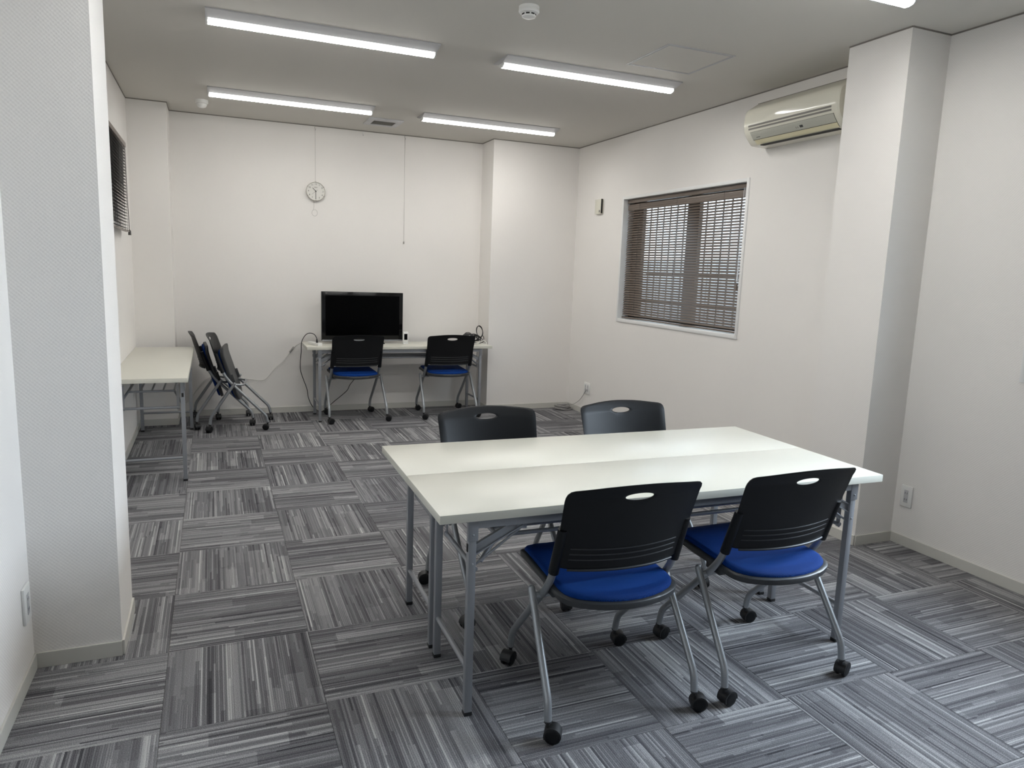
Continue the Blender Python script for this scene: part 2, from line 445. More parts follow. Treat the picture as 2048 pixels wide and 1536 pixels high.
# left wall window: dark pane in a grey reveal, and its blind
wl = struct(empty('window_3', (XL, 5.3, 1.69)), 'dark paned window on the left wall behind the dark blind')
box('pane', 'dglass', (-.030, -.012, -.60, .655, 0, .56), wl)
box('frame', 'wframe', (-.05, .004, -.60, .64, -.045, -.001), wl, .001)
bw = blind('venetian_blind', -.575, 4.78, 6.12, 2.262, 1.625, .0216, math.radians(4), .025, 'dslat',
           'dark slatted venetian blind seen edge-on on the left wall behind the pillar', rail='slat', cords=(-.15, .20, .40, .55), sgn=-1, first=.05)
MB().box(-.045, -.006, .60, .62, -.03, .0, bev=.002).box(-.045, -.006, -.5, -.48, -.03, 0, bev=.002).obj('wall_bracket', 'dslat', bw, 40)
MB().tube(spline([(0, .66, -.010), (.005, .70, -.05), (0, .76, -.30), (.0, .82, -.62)]), .0022, 6).obj('pull_cord', 'dcord', bw)
MB().tube([(0, .665, -.016), (-.036, .665, -.016)], .003, 6).tube([(0, .60, -.016), (0, .668, -.016)], .004, 6).obj('cord_bracket', 'dslat', bw)
MB().tube([(0, .82, -.615), (0, .822, -.625), (0, .822, -.655)], [.004, .010, .011], 10).obj('cord_weight', 'dslat', bw, 50)

# outdoors beyond the far window
gd = struct(box('floor_outside', 'conc', (XR+T, 24, -6, 40, -.3, -.12)), 'grey paving outside the windows')
fe = tag(empty('garden_fence', (6.2, 9.2, -.12)), 'pale upright board fence outside, glimpsed through the blind', 'fence')
ub = None
for k in range(34):
    y = -3.4+k*.2
    if ub is None: ub = box('board', 'fence', (-.012, .012, -.085, .085, .06, 1.80), fe); o = ub
    else: o = dup(ub, fe)
    o.location = (0, y, 0)
for z in (.3, 1.6): box('rail', 'fence', (.013, .05, -3.6, 3.5, z, z+.07), fe)
for k in range(4): box('post', 'fence', (.051, .12, -3.5+k*2.3, -3.42+k*2.3, 0, 1.78), fe)

# ================================================================== CEILING FIXTURES
def light_proto():
    r = empty('ceiling_light')
    L = 1.25
    sec0 = [(-.116, 0), (-.116, -.006), (-.040, -.026), (.040, -.026), (.116, -.006), (.116, 0)]
    MB().ring_loft([[(-L/2, p, q) for p, q in sec0], [(L/2, p, q) for p, q in sec0]]).obj('mounting_plate', 'plate', r)
    bar = [(-.036, -.0265)]+[(.036*math.cos(a), -.031-.019*math.sin(a)) for a in [PI-k*PI/10 for k in range(11)]]+[(.036, -.0265)]
    MB().ring_loft([[(-L/2+.012, p, q) for p, q in bar], [(L/2-.012, p, q) for p, q in bar]]).obj('diffuser', 'led', r, 50)
    for s_ in (-1, 1):
        e = [(p*1.03, q-.001 if q < -.03 else q) for p, q in bar]; x0, x1 = sorted((s_*(L/2-.012), s_*(L/2-.002)))
        MB().ring_loft([[(x0, p, q) for p, q in e], [(x1, p*.93, -.0265+(q+.0265)*.93) for p, q in e]]).obj('end_cap', 'cap', r, 50)
    return r
LX = (.625, 2.285); lp = light_proto()
spots = [(LX[0], 4.342, 'lit ceiling batten light at upper left, nearer of the left pair'), (LX[0], 6.168, 'lit ceiling batten light in the far left, nearest the air vent'),
         (LX[1], 4.335, 'lit ceiling batten light beside the square ceiling hatch'), (LX[1], 6.175, 'lit ceiling batten light at the far right, above the corner column'),
         (LX[1], 2.515, 'lit ceiling batten light cut off by the top edge above the right pillar')]
for k, (x, y, lb) in enumerate(spots):
    o = lp if k == 0 else copy_tree(lp); o.location = (x, y, H); tag(o, lb, 'ceiling light', 'batten lights on the ceiling')
for x, y, w_ in ((LX[0], 2.515, 'above the left pillar'), ):
    o = copy_tree(lp); o.location = (x, y, H); tag(o, 'lit ceiling batten light out of view '+w_, 'ceiling light', 'batten lights out of view')
# hatch
hx0, hx1, hy0, hy1 = 2.372, 2.832, 3.594, 4.045
ha = tag(empty('ceiling_hatch', ((hx0+hx1)/2, (hy0+hy1)/2, H)), 'square access hatch with a thin metal rim set in the ceiling', 'hatch')
w_, d_ = (hx1-hx0)/2, (hy1-hy0)/2
mb = MB()
for a, c in ((0, .010), (.015, .020)):
    for bx in ((-w_+a, w_-a, -d_+a, -d_+c), (-w_+a, w_-a, d_-c, d_-a), (-w_+a, -w_+c, -d_+c, d_-c), (w_-c, w_-a, -d_+c, d_-c)): mb.box(*bx, -.004, 0)
mb.obj('rim', 'plate', ha)
box('panel', 'ceil', (-w_+.022, w_-.022, -d_+.022, d_-.022, -.003, 0), ha)
mb = MB()
for bx in ((-w_+.010, w_-.010, -d_+.010, -d_+.015), (-w_+.010, w_-.010, d_-.015, d_-.010), (-w_+.010, -w_+.015, -d_+.015, d_-.015), (w_-.015, w_-.010, -d_+.015, d_-.015)): mb.box(*bx, -.001, 0)
mb.obj('gap', 'slot', ha)
# vent
ve = tag(empty('air_vent', (1.445, 6.65, H)), 'white square ventilation cover with a dark grille opening on the ceiling', 'vent')
mb = MB(); o_, i_ = .150, .098
for bx in ((-o_, o_, -.150, -.075), (-o_, o_, .095, .150), (-o_, -i_, -.075, .095), (i_, o_, -.075, .095)): mb.box(*bx, -.014, 0, bev=.002)
mb.obj('frame', 'plate', ve, 40)
box('opening', 'slot', (-i_, i_, -.075, .095, -.003, -.001), ve)
for k in range(8): box('slat', 'groove', (-i_, i_, -.066+k*.02, -.060+k*.02, -.012, -.003), ve)
# smoke detector
sd = tag(empty('smoke_detector', (1.462, 3.45, H)), 'round white smoke detector on the ceiling at the top edge', 'smoke detector')
MB().lathe([(.050, 0), (.050, -.012), (.0485, -.013), (.0485, -.0145), (.050, -.0155), (.051, -.024), (.046, -.030)]).obj('base', 'cap', sd, 35)
MB().lathe([(.046, -.030), (.034, -.033), (.032, -.042)]).obj('neck', 'cap', sd, 35)
MB().lathe([(.035, -.042), (.033, -.048), (.020, -.053), (.001, -.054)]).obj('cap', 'cap', sd, 35)
mb = MB()
for k in range(8):
    a = k*PI/4+.2; mb.box(.0325, .0345, -.009, .009, -.0405, -.0345, T=Matrix.Rotation(a, 4, 'Z'))
mb.obj('inlet_slot', 'slot', sd)
# motion sensor
ms = tag(empty('motion_sensor', (-.045, 6.60, H)), 'small white dome sensor on the ceiling near the far left corner', 'sensor')
MB().lathe([(.050, 0), (.050, -.022), (.046, -.028), (.040, -.030)]).obj('base', 'cap', ms, 35)
MB().lathe([(.040, -.030), (.040, -.038), (.033, -.052), (.018, -.060), (.001, -.062)]).obj('lens', 'cap', ms, 60)

# ================================================================== AIR CONDITIONER
ac = tag(empty('air_conditioner', (XR, 3.69, 2.325)), 'yellowed wall air conditioner high on the right wall beside the pillar', 'air conditioner')
ox, oy, oz = XR, 3.69, 2.325
prof = [(3.529, 2.600), (3.46, 2.618), (3.425, 2.606), (3.345, 2.555), (3.334, 2.535), (3.329, 2.50), (3.328, 2.46), (3.333, 2.425), (3.345, 2.395), (3.372, 2.362), (3.395, 2.337), (3.41, 2.328), (3.529, 2.325)]
P_ = fillet([(x, 0, z) for x, z in prof], .01, 2)
L = .405
def sc(k): cx_, cz_ = 3.46, 2.46; return [((p.x-cx_)*k+cx_-ox if p.x < 3.52 else p.x-ox, (p.z-cz_)*k+cz_-oz) for p in P_]
loops = [[(a, y, b_) for a, b_ in sc(k)] for y, k in ((-L, .93), (-L+.008, .975), (-L+.025, 1), (L-.025, 1), (L-.008, .975), (L, .93))]
MB().ring_loft(loops).obj('casing', 'acbody', ac, 30)
def front_x(z):   # casing surface x at height z
    pts = sorted([(p.z, p.x) for p in P_ if p.x < 3.45])
    for (z0, x0), (z1, x1) in zip(pts, pts[1:]):
        if z0 <= z <= z1 and z1 > z0: return x0+(x1-x0)*(z-z0)/(z1-z0)
    return 3.33
def strip(name, m, y0, y1, z0, z1, t=.0012, n=5):
    mb = MB(); A, B = [], []
    for k in range(n+1):
        z = z0+(z1-z0)*k/n; x = front_x(z)-t-ox
        A.append((x, z-oz)); B.append((x+t+.004, z-oz))
    sec = A+B[::-1]
    mb.ring_loft([[(a, y0-oy, b_) for a, b_ in sec], [(a, y1-oy, b_) for a, b_ in sec]])
    return mb.obj(name, m, ac)
strip('intake_slot', 'groove', 3.335, 4.04, 2.4385, 2.450); strip('intake_slot', 'groove', 3.335, 4.04, 2.4205, 2.431)
strip('display_strip', 'acstrip', 3.325, 4.03, 2.362, 2.405)
strip('seam', 'slot', 3.322, 4.03, 2.3585, 2.3605, .0016); strip('seam', 'slot', 3.322, 4.032, 2.4055, 2.4063, .0014)
strip('seam', 'slot', 3.3215, 3.3235, 2.335, 2.406, .0016)
strip('louver', 'aclouver', 3.324, 4.02, 2.334, 2.358, .002)
strip('indicator', 'ink', 3.575, 3.600, 2.372, 2.384, .002); strip('indicator', 'groove', 3.615, 3.619, 2.372, 2.380, .002); strip('indicator', 'groove', 3.630, 3.634, 2.372, 2.380, .002)
strip('maker_mark', 'ink', 3.955, 3.99, 2.371, 2.3735, .002)
box('outlet_slot', 'slot', (3.400-ox, 3.430-ox, 3.33-oy, 3.99-oy, 2.3245-oz, 2.330-oz), ac)
box('top_seam', 'groove', (3.428-ox, 3.431-ox, -.39, .39, 2.607-oz, 2.610-oz), ac)

# ================================================================== WALL BITS
def plate_R(name, y0, y1, z0, z1, label, cat, t=.010, x=XR, sgn=-1, slots=True, two=False):
    cy_, cz_ = (y0+y1)/2, (z0+z1)/2; r = tag(empty(name, (x, cy_, cz_)), label, cat)
    w, h = (y1-y0)/2, (z1-z0)/2
    xs = sorted((0, sgn*t)); MB().box(*xs, -w, w, -h, h, bev=.003).obj('cover_plate', 'cap', r, 40)
    if slots:
        for c in ((-.024, .024) if two else (0,)):
            xs = sorted((sgn*t, sgn*(t+.0015))); MB().box(*xs, c-.013, c+.013, -.036, .036, bev=.0006).obj('insert', 'plate', r, 40)
            for zz in (.018, -.018):
                for yy in (-.006, .006):
                    xs = sorted((sgn*(t+.0013), sgn*(t+.0019))); box('slot', 'slot', (*xs, c+yy-.0011, c+yy+.0011, zz-.005, zz+.005), r)
    return r
plate_R('power_outlet', 2.669, 2.739, .223, .343, 'white twin power outlet low on the right wall by the pillar', 'outlet')
plate_R('power_outlet', 6.372, 6.492, .218, .335, 'wide white wall outlet with a grey cable near the far right corner', 'outlet', two=True)
plate_R('power_outlet', 2.672, 2.752, .213, .340, 'white power outlet low on the left wall beside the near pillar', 'outlet', x=XL, sgn=1)
th = tag(empty('wall_sensor', (XR, 6.36, 2.09)), 'small pale wall box left of the blind covered window', 'switch box')
MB().box(-.028, 0, -.062, .062, -.070, .070, bev=.004).obj('case', 'acbody', th, 40)
box('side_seam', 'slot', (-.030, -.012, -.066, -.0622, -.066, .070), th); box('label_mark', 'groove', (-.0286, -.0281, -.045, -.022, -.058, -.034), th)
# clock
ck = tag(empty('wall_clock', (.920, YB-.012, 2.115)), 'round wall clock showing half past ten, hung on a wire', 'clock')
R = .088
MB().lathe([(R*.97, .010), (R, .002), (R, -.014), (R*.985, -.020), (R*.95, -.022), (R*.93, -.019), (R*.93, -.010)], axis='y', n=48).obj('rim', 'rim', ck, 40)
MB().lathe([(R*.935, -.0105), (R*.935, -.0125)], axis='y', n=48).obj('face', 'face', ck)
tm = lambda x, z, y=-.0135, rz=0: Matrix.Translation((x, y, z)) @ Matrix.Rotation(PI/2, 4, 'X') @ Matrix.Rotation(rz, 4, 'Z')
for h_ in range(1, 13):
    a = PI/2-h_*PI/6; text('numeral', str(h_), .020, 'ink', ck, tm(.066*math.cos(a), .066*math.sin(a)))
text('maker_mark', 'SEIKO', .011, 'ink', ck, tm(0, .036))
def hand(name, ang, l0, l1, w, m='ink', y=-.0150):
    a = PI/2-ang; d = Vector((math.cos(a), 0, math.sin(a))); mb = MB()
    Tm = Matrix.Rotation(-a, 4, 'Y'); mb.box(-l0, l1, y-.0008, y, -w/2, w/2, T=Tm); mb.obj(name, m, ck)
hand('hour_hand', math.radians(317), .008, .042, .0045); hand('minute_hand', math.radians(180), .010, .062, .0034, y=-.0162); hand('second_hand', math.radians(232), -.0, .048, .0012, y=-.0174)
hand('second_hand_tail', math.radians(52), 0, .024, .0012, y=-.0174)
MB().lathe([(.004, -.013), (.004, -.019), (.001, -.020)], axis='y', n=12).obj('hub', 'ink', ck)
for k in range(6): 
    a = PI/6+k*PI/3 if False else PI/2+k*PI/3
    MB().box(-.003, .003, -.0225, -.0205, -.003, .003, T=Matrix.Translation((R*.965*math.cos(a), 0, R*.965*math.sin(a)))).obj('rim_stud', 'groove', ck)
# wires with hooks
def wire(x, z1, label, extra=None):
    r = tag(empty('picture_wire', (x, YB-.006, z1)), label, 'wire')
    MB().tube([(0, 0, 0), (0, 0, H-.03-z1)], .0011, 6).obj('wire', 'wire', r)
    t = H-z1; MB().tube(fillet([(0, 0, t-.045), (.006, 0, t-.035), (0, 0, t-.028), (-.004, 0, t-.02), (0, 0, t-.009)], .004, 3), .0016, 6).obj('hook', 'wire', r)
    return r
wr = wire(.920, 2.20, 'thin steel wire from the ceiling edge holding the round clock')
wr2 = wire(1.775, 1.69, 'long bare steel wire hanging straight down right of the clock')
MB().tube([(0, 0, .004), (0, 0, -.004), (0, 0, -.022)], [.002, .006, .006], 8).obj('hook_weight', 'wire', wr2, 40)
lp_ = tag(empty('wire_loop', (.905, YB-.004, 2.03)), 'loose wire tail ending in a loop below the round clock', 'wire')
pts = [(0, 0, 0), (0, 0, -.06), (-.006, 0, -.085)]+[(.006+.026*math.cos(a), 0, -.112+.030*math.sin(a)) for a in [PI*.75+k*2*PI/16 for k in range(17)]]
MB().tube(pts, .0011, 6).obj('tail', 'wire', lp_)
hk = tag(empty('picture_hook', (1.367, YB-.004, H-.009)), 'small empty picture hook at the ceiling edge between the two wires', 'hook')
MB().tube(fillet([(0, 0, 0), (0, 0, -.03), (0, -.01, -.04), (0, -.014, -.03)], .006, 3), .003, 6).obj('hook_arm', 'wframe', hk)

# ================================================================== TABLES
def make_table(L=1.8, Wd=.45, chamfer=False):
    r = empty('folding_table'); hl, hw = L/2, Wd/2
    MB().box(-hl, hl, -hw, hw, .672, .700, bev=.0012).obj('tabletop', 'top', r, 40)
    xl, yl = hl-.115, hw-.037; a = .0125
    for s_ in (-1, 1):
        MB().box(-xl-.012, xl+.012, s_*yl-.014, s_*yl+.014, .6705, .672).box(-xl-.012, xl+.012, *sorted((s_*(yl+.0115), s_*(yl+.014))), .640, .672).obj('side_rail', 'tube', r)
    leg = None; foot = None; br = None
    for sx in (-1, 1):
        for sy_ in (-1, 1):
            x, y = sx*xl, sy_*yl
            if leg is None:
                leg = MB().box(-a, a, -a, a, .012, .664, bev=.0015).obj('leg', 'tube', r, 40)
                foot = MB().box(-a-.001, a+.001, -a-.001, a+.001, 0, .014, bev=.002).obj('foot', 'rub', leg, 40); o = leg
            else: o = dup(leg, r); dup(foot, o)
            o.location = (x, y, 0)
            y2 = y+sy_*.0145
            MB().box(x-.017, x+.017, *sorted((y+sy_*.0128, y+sy_*.0155)), .600, .671, bev=.001).ball((x, y2+sy_*.0015, .620), .004).obj('hinge_plate', 'tube', r, 40); MB().ball((x, y+sy_*.0125, .523), .004).obj('rivet', 'tube', r, 60)
            MB().box(*sorted((x+sx*.0125, x+sx*.0155)), y-.006, y+.006, .562, .588, bev=.001).obj('latch', 'rub', r, 40)
            # channel brace and thin stay towards the middle
            yb = y-sy_*.004; x1 = x-sx*.165
            d = Vector((x1-x, 0, .645-.560)); ang = math.atan2(d.z, d.x)
            Tm = Matrix.Translation((x, yb, .560)) @ Matrix.Rotation(-ang, 4, 'Y')
            MB().box(0, d.length, -.004, .004, -.016, .016, bev=.001, T=Tm).box(0, d.length, *sorted((0, sy_*.010)), .012, .016, T=Tm).box(0, d.length, *sorted((0, sy_*.010)), -.016, -.012, T=Tm).obj('brace', 'tube', r, 40)
            MB().tube(fillet([(x, yb, .505), (x-sx*.06, yb, .545), (x-sx*.175, yb, .628)], .03, 3), .0042, 6).obj('stay', 'tube', r, 50)
            MB().box(*sorted((x1+sx*.012, x1-sx*.022)), yb-.006, yb+.006, .620, .671, bev=.002).ball((x1-sx*.004, yb+sy_*.007, .655), .004).obj('pivot_plate', 'tube', r, 40)
            MB().box(x-sx*.022-.0015, x-sx*.022+.0015, *sorted((y-sy_*.020, y-sy_*.038)), .478, .640, bev=.0005).obj('lock_arm', 'tube', r)
        MB().tube([(sx*xl, -yl+a, .157), (sx*xl, yl-a, .157)], .009, 12).obj('lower_bar', 'tube', r, 50)
        MB().tube([(sx*(xl-.022), -yl+.02, .490), (sx*(xl-.022), yl-.02, .490)], .0085, 12).obj('upper_bar', 'tube', r, 50)
        xs = sx*(hl-.22)
        MB().tube([(xs, -.135, .585), (xs, .135, .585)], .0075, 10).obj('shelf_end_bar', 'tube', r, 50)
    for k in range(5):
        y = -.135+k*.0675; rr = .0075 if k in (0, 4) else .0055; e = hl-.22
        pts = [(-e, y, .585), (e, y, .585)]
        if k in (0, 4):
            s_ = -1 if k == 0 else 1
            pts = fillet([(-e-.07, s_*(yl-.01), .520), (-e, y, .585), (e, y, .585), (e+.07, s_*(yl-.01), .520)], .03, 4)
        MB().tube(pts, rr, 10).obj('shelf_rod', 'tube', r, 50)
    for sx in (-1, 1):
        for s_ in (-1, 1): MB().tube([(sx*.45, s_*.135, .585), (sx*.45, s_*(yl-.012), .665)], .004, 8).obj('shelf_hanger', 'tube', r)
    return r
TT = -.02
def tcent(k): # front tables
    x, y = .9, .225+.45*k+.0005*k; return (.6156+x*math.cos(TT)-y*math.sin(TT), 2.0003+x*math.sin(TT)+y*math.cos(TT), 0)
t1 = make_table()
t2 = copy_tree(t1); t3 = copy_tree(t1)
GT = 'white topped folding tables'
t1.location = tcent(0); t1.rotation_euler = (0, 0, TT); tag(t1, 'cream folding table of the front pair, nearer the camera', 'table', GT)
t2.location = (tcent(1)[0], tcent(1)[1], 0); t2.rotation_euler = (0, 0, TT); tag(t2, 'cream folding table of the front pair, farther from the camera', 'table', GT)
t3.location = (-.388, 5.822, 0); t3.rotation_euler = (0, 0, PI/2); tag(t3, 'cream folding table lengthwise along the left wall under the blind', 'table', GT)
t4 = copy_tree(t1); t4.location = (1.655, 6.852, 0); t4.rotation_euler = (0, 0, 0); t4.scale = (.988, 1, 1); tag(t4, 'cream folding table against the back wall carrying the television', 'table', GT)

# ================================================================== CHAIRS
def edge_y(z): return .005+(.80-z)*.335
def shell_y(x, z):
    u = min(1, abs(x)/.225); k = max(0, min(1, (.80-z)/.3))
    y = edge_y(z)-(.026+.020*k)*(1-u*u)
    if z < .55: y -= (.55-z)*.30*(1-u**4)
    if z > .77: y -= (z-.77)*.25
    return y
def round_poly(pts, radii, n=6):
    out = []; N = len(pts)
    for i in range(N):
        a, b, c = Vector(pts[i-1]), Vector(pts[i]), Vector(pts[(i+1) % N]); r = radii[i]
        if r <= 0: out.append(b); continue
        p0 = b+(a-b).normalized()*r; p1 = b+(c-b).normalized()*r
        for k in range(n+1): t = k/n; out.append(p0*(1-t)**2+b*2*t*(1-t)+p1*t*t)
    return out
def resample(pts, n):
    P = list(pts)+[pts[0]]; d = [0]
    for a, b in zip(P, P[1:]): d.append(d[-1]+(b-a).length)
    out = []; j = 0
    for k in range(n):
        s_ = d[-1]*k/n
        while d[j+1] < s_: j += 1
        t = (s_-d[j])/max(1e-9, d[j+1]-d[j]); out.append(P[j].lerp(P[j+1], t))
    return out
def back_shell():
    arch = [(.240, .801)]+[(.20-.40*k/10, .804+.015*(1-((.20-.40*k/10)/.20)**2)) for k in range(1, 10)]+[(-.240, .801)]
    pts = [Vector((.222, .524)), Vector((.233, .66))]+[Vector(p) for p in arch]+[Vector((-.233, .66)), Vector((-.222, .524)), Vector((-.10, .518)), Vector((.10, .518))]
    rad = [.02, 0, .026]+[0]*9+[.026, 0, .02, 0, 0]
    out = resample(round_poly(pts, rad, 6), 112)
    hc = Vector((0, .774)); M_ = 14; mb = MB(); bm = mb.bm
    front = []; back = []
    for q in out:
        d = q-hc; a = math.atan2(d.y/.0125, d.x/.050); e = hc+Vector((.050*math.cos(a), .0125*math.sin(a)))
        A, B = [], []
        for k in range(M_+1):
            t = (k/M_)**1.25; p = e.lerp(q, t); y = shell_y(p.x, p.y)
            th_ = .0035 if 0 < k < M_ else .0015
            A.append(bm.verts.new((p.x, y-th_, p.y))); B.append(bm.verts.new((p.x, y+th_, p.y)))
        front.append(A); back.append(B)
    n = len(out)
    for i in range(n):
        j = (i+1) % n
        for k in range(M_):
            bm.faces.new((front[i][k], front[j][k], front[j][k+1], front[i][k+1])); bm.faces.new((back[i][k], back[i][k+1], back[j][k+1], back[j][k]))
        bm.faces.new((front[i][0], back[i][0], back[j][0], front[j][0])); bm.faces.new((front[i][M_], front[j][M_], back[j][M_], back[i][M_]))
    return mb
def seat_outline(ins=0):
    hw, y1, yr, ym = .214-ins, .262-ins, -.145+ins, -.228+ins
    pts = [Vector((hw*.97, y1)), Vector((-hw*.97, y1)), Vector((-hw, yr))]+[Vector((-hw+2*hw*k/10, yr+(ym-yr)*(1-(2*k/10-1)**2)**.8)) for k in range(1, 10)]+[Vector((hw, yr))]
    rad = [.045, .045, .04]+[0]*9+[.04]
    return resample(round_poly(pts, rad, 5), 72)
def seat_z(y): return -.9*max(0, y-.19)**1.5-.0
def seat_part(layers, m, name, parent):
    loops = []
    for ins, z in layers: loops.append([(p.x, p.y, z+seat_z(p.y)) for p in seat_outline(ins)])
    # domed cap: shrink to centre
    ins, z = layers[-1]
    mb = MB(); base = seat_outline(ins); top = []
    for k, s_ in enumerate((.85, .6, .3, .08)):
        top.append([(p.x*s_, p.y*s_+.0*(1-s_), z+.005*(1-s_*s_)*(1 if m == 'blue' else 0)+seat_z(p.y*s_)) for p in base])
    bot = [[(p.x*s_, p.y*s_, layers[0][1]+seat_z(p.y*s_)) for p in seat_outline(layers[0][0])] for s_ in (.1, .5, .85)]
    mb.ring_loft(bot+loops+top); return mb.obj(name, m, parent, 50)
def make_caster(parent):
    # origin at floor point below the stem
    mb = MB(); ox_ = -.017; rc = .0265
    mb.cyl((0, 0, .048), (0, 0, .068), .0065, 12); mb.cyl((0, 0, .064), (0, 0, .070), .0125, 16)
    arc = [math.radians(-25+k*15) for k in range(15)]
    outer = [(ox_+(rc+.0015)*math.cos(a), .0275+(rc+.0015)*math.sin(a)) for a in arc]
    inner = [(ox_+(rc-.004)*math.cos(a), .0275+(rc-.004)*math.sin(a)) for a in arc[::-1]]
    sec = outer+inner
    mb.ring_loft([[(a, -.0205, b_) for a, b_ in sec], [(a, .0205, b_) for a, b_ in sec]], cap0=False, cap1=False)
    bm = mb.bm
    bm.verts.ensure_lookup_table(); n = len(sec); vs = bm.verts[-2*n:]
    for off in (0, n):
        for k in range(14): bm.faces.new([vs[off+k], vs[off+k+1], vs[off+n-2-k], vs[off+n-1-k]])
    mb.cyl((ox_, -.018, .0275), (ox_, .018, .0275), .006, 10)
    c = mb.obj('caster', 'rub', parent, 40)
    for s_ in (-1, 1):
        w = MB(); y0_, y1_ = s_*.0205, s_*.006
        w.lathe([(.008, y0_+s_*.001), (.018, y0_+s_*.0012), (.0215, y0_), (.0250, y0_-s_*.002), (.0272, y0_-s_*.004), (.0272, y1_+s_*.002), (.024, y1_)], (ox_, 0, .0272), 24, 'y'); w.obj('wheel', 'black', c, 35)
    return c
RH, FH = .268, .222
def make_chair(folded=False, swiv=(0, 0, 0, 0)):
    r = empty('office_chair')
    bk = back_shell().obj('backrest', 'black', r, 60)
    for z in (.594, .574, .554):
        MB().tube([(x/100, shell_y(x/100, z)-.0038, z-.002+.004*(x/19)**2) for x in range(-19, 20, 2)], .0024, 6).obj('rib', 'ribm', bk, 60)
    MB().tube([(x/100, shell_y(x/100, .519)-.003, .519) for x in range(-19, 20, 2)], .0045, 8).obj('rib', 'pan', bk, 60)
    for s_ in (-1, 1):
        x = s_*FH
        sl = [(x, edge_y(.665)-.0+.004, .665), (x, edge_y(.60)+.004, .60), (x, edge_y(.503)+.004, .503)]
        MB().tube(sl, [.0150, .0165, .0175], 12).obj('sleeve', 'black', r, 50)
        pts = fillet([(x, edge_y(.62)+.004, .62), (x, .119, .482), (x, .160, .425), (x, .30, .280), (x*.99, .448, .128), (x*.985, .460, .066)], .045, 6)
        MB().tube(pts, .0125, 14).obj('frame_tube', 'ctube', r, 60)
        pts = fillet([(s_*.256, .200, .413), (s_*.267, .008, .130), (s_*RH, 0, .066)], .04, 6)
        MB().tube(pts, .0125, 14).ball((s_*.256, .200, .413), .0123).obj('rear_leg', 'ctube', r, 60)
        MB().tube([(s_*.250, .191, .392), (s_*.205, .191, .392)], .011, 12).obj('joint', 'ctube', r, 50)
    MB().tube(fillet([(-.205, .191, .392), (-.17, .192, .392), (-.15, .262, .385), (.15, .262, .385), (.17, .192, .392), (.205, .191, .392)], .04, 6), .010, 12).obj('cross_bar', 'ctube', r, 50)
    st = bpy.data.objects.new('seat', None)
    pan = seat_part([(.010, -.022), (.001, -.016), (.0, .002), (.004, .006), (.012, .006)], 'pan', 'seat_pan', r)
    cu = seat_part([(.013, .003), (.012, .011), (.017, .019), (.027, .0225)], 'blue', 'seat_cushion', r)
    mb = MB()
    for k in range(-3, 4): mb.box(k*.045-.004, k*.045+.004, -.15, .14, -.021, -.015, bev=.001)
    for s_ in (-1, 1): mb.box(s_*.19-.016, s_*.19+.016, -.06, .02, -.040, -.012, bev=.005); 
    under = mb.obj('seat_underframe', 'pan', r, 40)
    bpy.data.objects.remove(st)
    for o in (pan, cu, under):
        if folded: o.location = (0, .150, .455); o.rotation_euler = (math.radians(107), 0, 0)
        else: o.location = (0, .202, .440); o.rotation_euler = (.050, 0, 0)
    cas = None
    for k, (x, y) in enumerate(((-RH, 0), (RH, 0), (-FH*.985, .460), (FH*.985, .460))):
        if cas is None: cas = make_caster(r); c = cas
        else: c = copy_tree(cas, r)
        c.location = (x, y, 0); c.rotation_euler = (0, 0, swiv[k])
    return r
GC = 'black and blue castor chairs'
d = math.radians
def place(ch, x, y, rz, label, sw=None):
    ch.location = (x, y, 0); ch.rotation_euler = (0, 0, rz); tag(ch, label, 'chair', GC)
    if sw:
        cs = [c for c in ALL() if c.parent == ch and c.name.startswith('caster')]
        for c, a in zip(cs, sw): c.rotation_euler = (0, 0, a)
    return ch
cA = make_chair()
place(cA, 1.190, 1.815, -.030, 'nearest chair, black back turned to the camera, left of the front two', (d(150), d(160), d(40), d(170)))
# wheel lies at -X of the caster's own frame
cs = [copy_tree(cA) for _ in range(5)]
place(cs[0], 1.840, 1.795, .010, 'near chair with its back to the camera, right of the front two', (d(185), d(200), d(190), d(170)))
place(cs[1], 1.150, 3.035, PI, 'chair facing the camera across the front tables, left one', (d(20), d(170), d(80), d(190)))
place(cs[2], 1.868, 3.035, PI, 'chair facing the camera across the front tables, right one by the wall', (d(20), d(170), d(80), d(190)))
place(cs[3], 1.215, 6.560, .05, 'chair pushed in before the television at the back table', (d(190), d(160), d(170), d(200)))
place(cs[4], 2.105, 6.565, .0, 'chair pushed in at the right end of the back table', (d(150), d(190), d(170), d(200)))
fA = make_chair(folded=True)
place(fA, -.022, 6.720, -PI/2-.122, 'chair with flipped up seat, right one of the two nested by the wall', (d(200), d(160), d(185), d(90)))
fB = copy_tree(fA)
place(fB, -.172, 6.862, -PI/2+.05, 'chair with flipped up seat, left one touching the side table', (d(170), d(190), d(180), d(160)))

# ================================================================== THINGS ON THE BACK TABLE
TZ = .700
tv = tag(empty('television', (1.318, 6.93, TZ)), 'black flat screen television standing on the back table', 'television')
hw = .387; z0, z1 = .028, .490
MB().box(-hw, hw, -.028, .022, z0, z1, bev=.004).obj('cabinet', 'tvb', tv, 40)
box('screen', 'scr', (-hw+.036, hw-.036, -.0295, -.0282, z0+.050, z1-.034), tv)
MB().box(-hw+.004, hw-.004, -.030, .01, z0-.004, z0+.010, bev=.003).obj('silver_strip', 'silver', tv, 40)
mb = MB(); mb.box(-.02, .02, -.01, .012, .006, z0)
mb.obj('neck', 'tvb', tv); MB().box(-.20, .20, -.085, .085, 0, .010, bev=.004).obj('base', 'tvb', tv, 40)
MB().box(-.20, .20, .022, .055, .10, .40, bev=.012).obj('rear_housing', 'tvb', tv, 40)
text('maker_mark', 'VIERA', .008, 'groove', tv, Matrix.Translation((-hw+.045, -.0283, z1-.016)) @ Matrix.Rotation(PI/2, 4, 'X'))
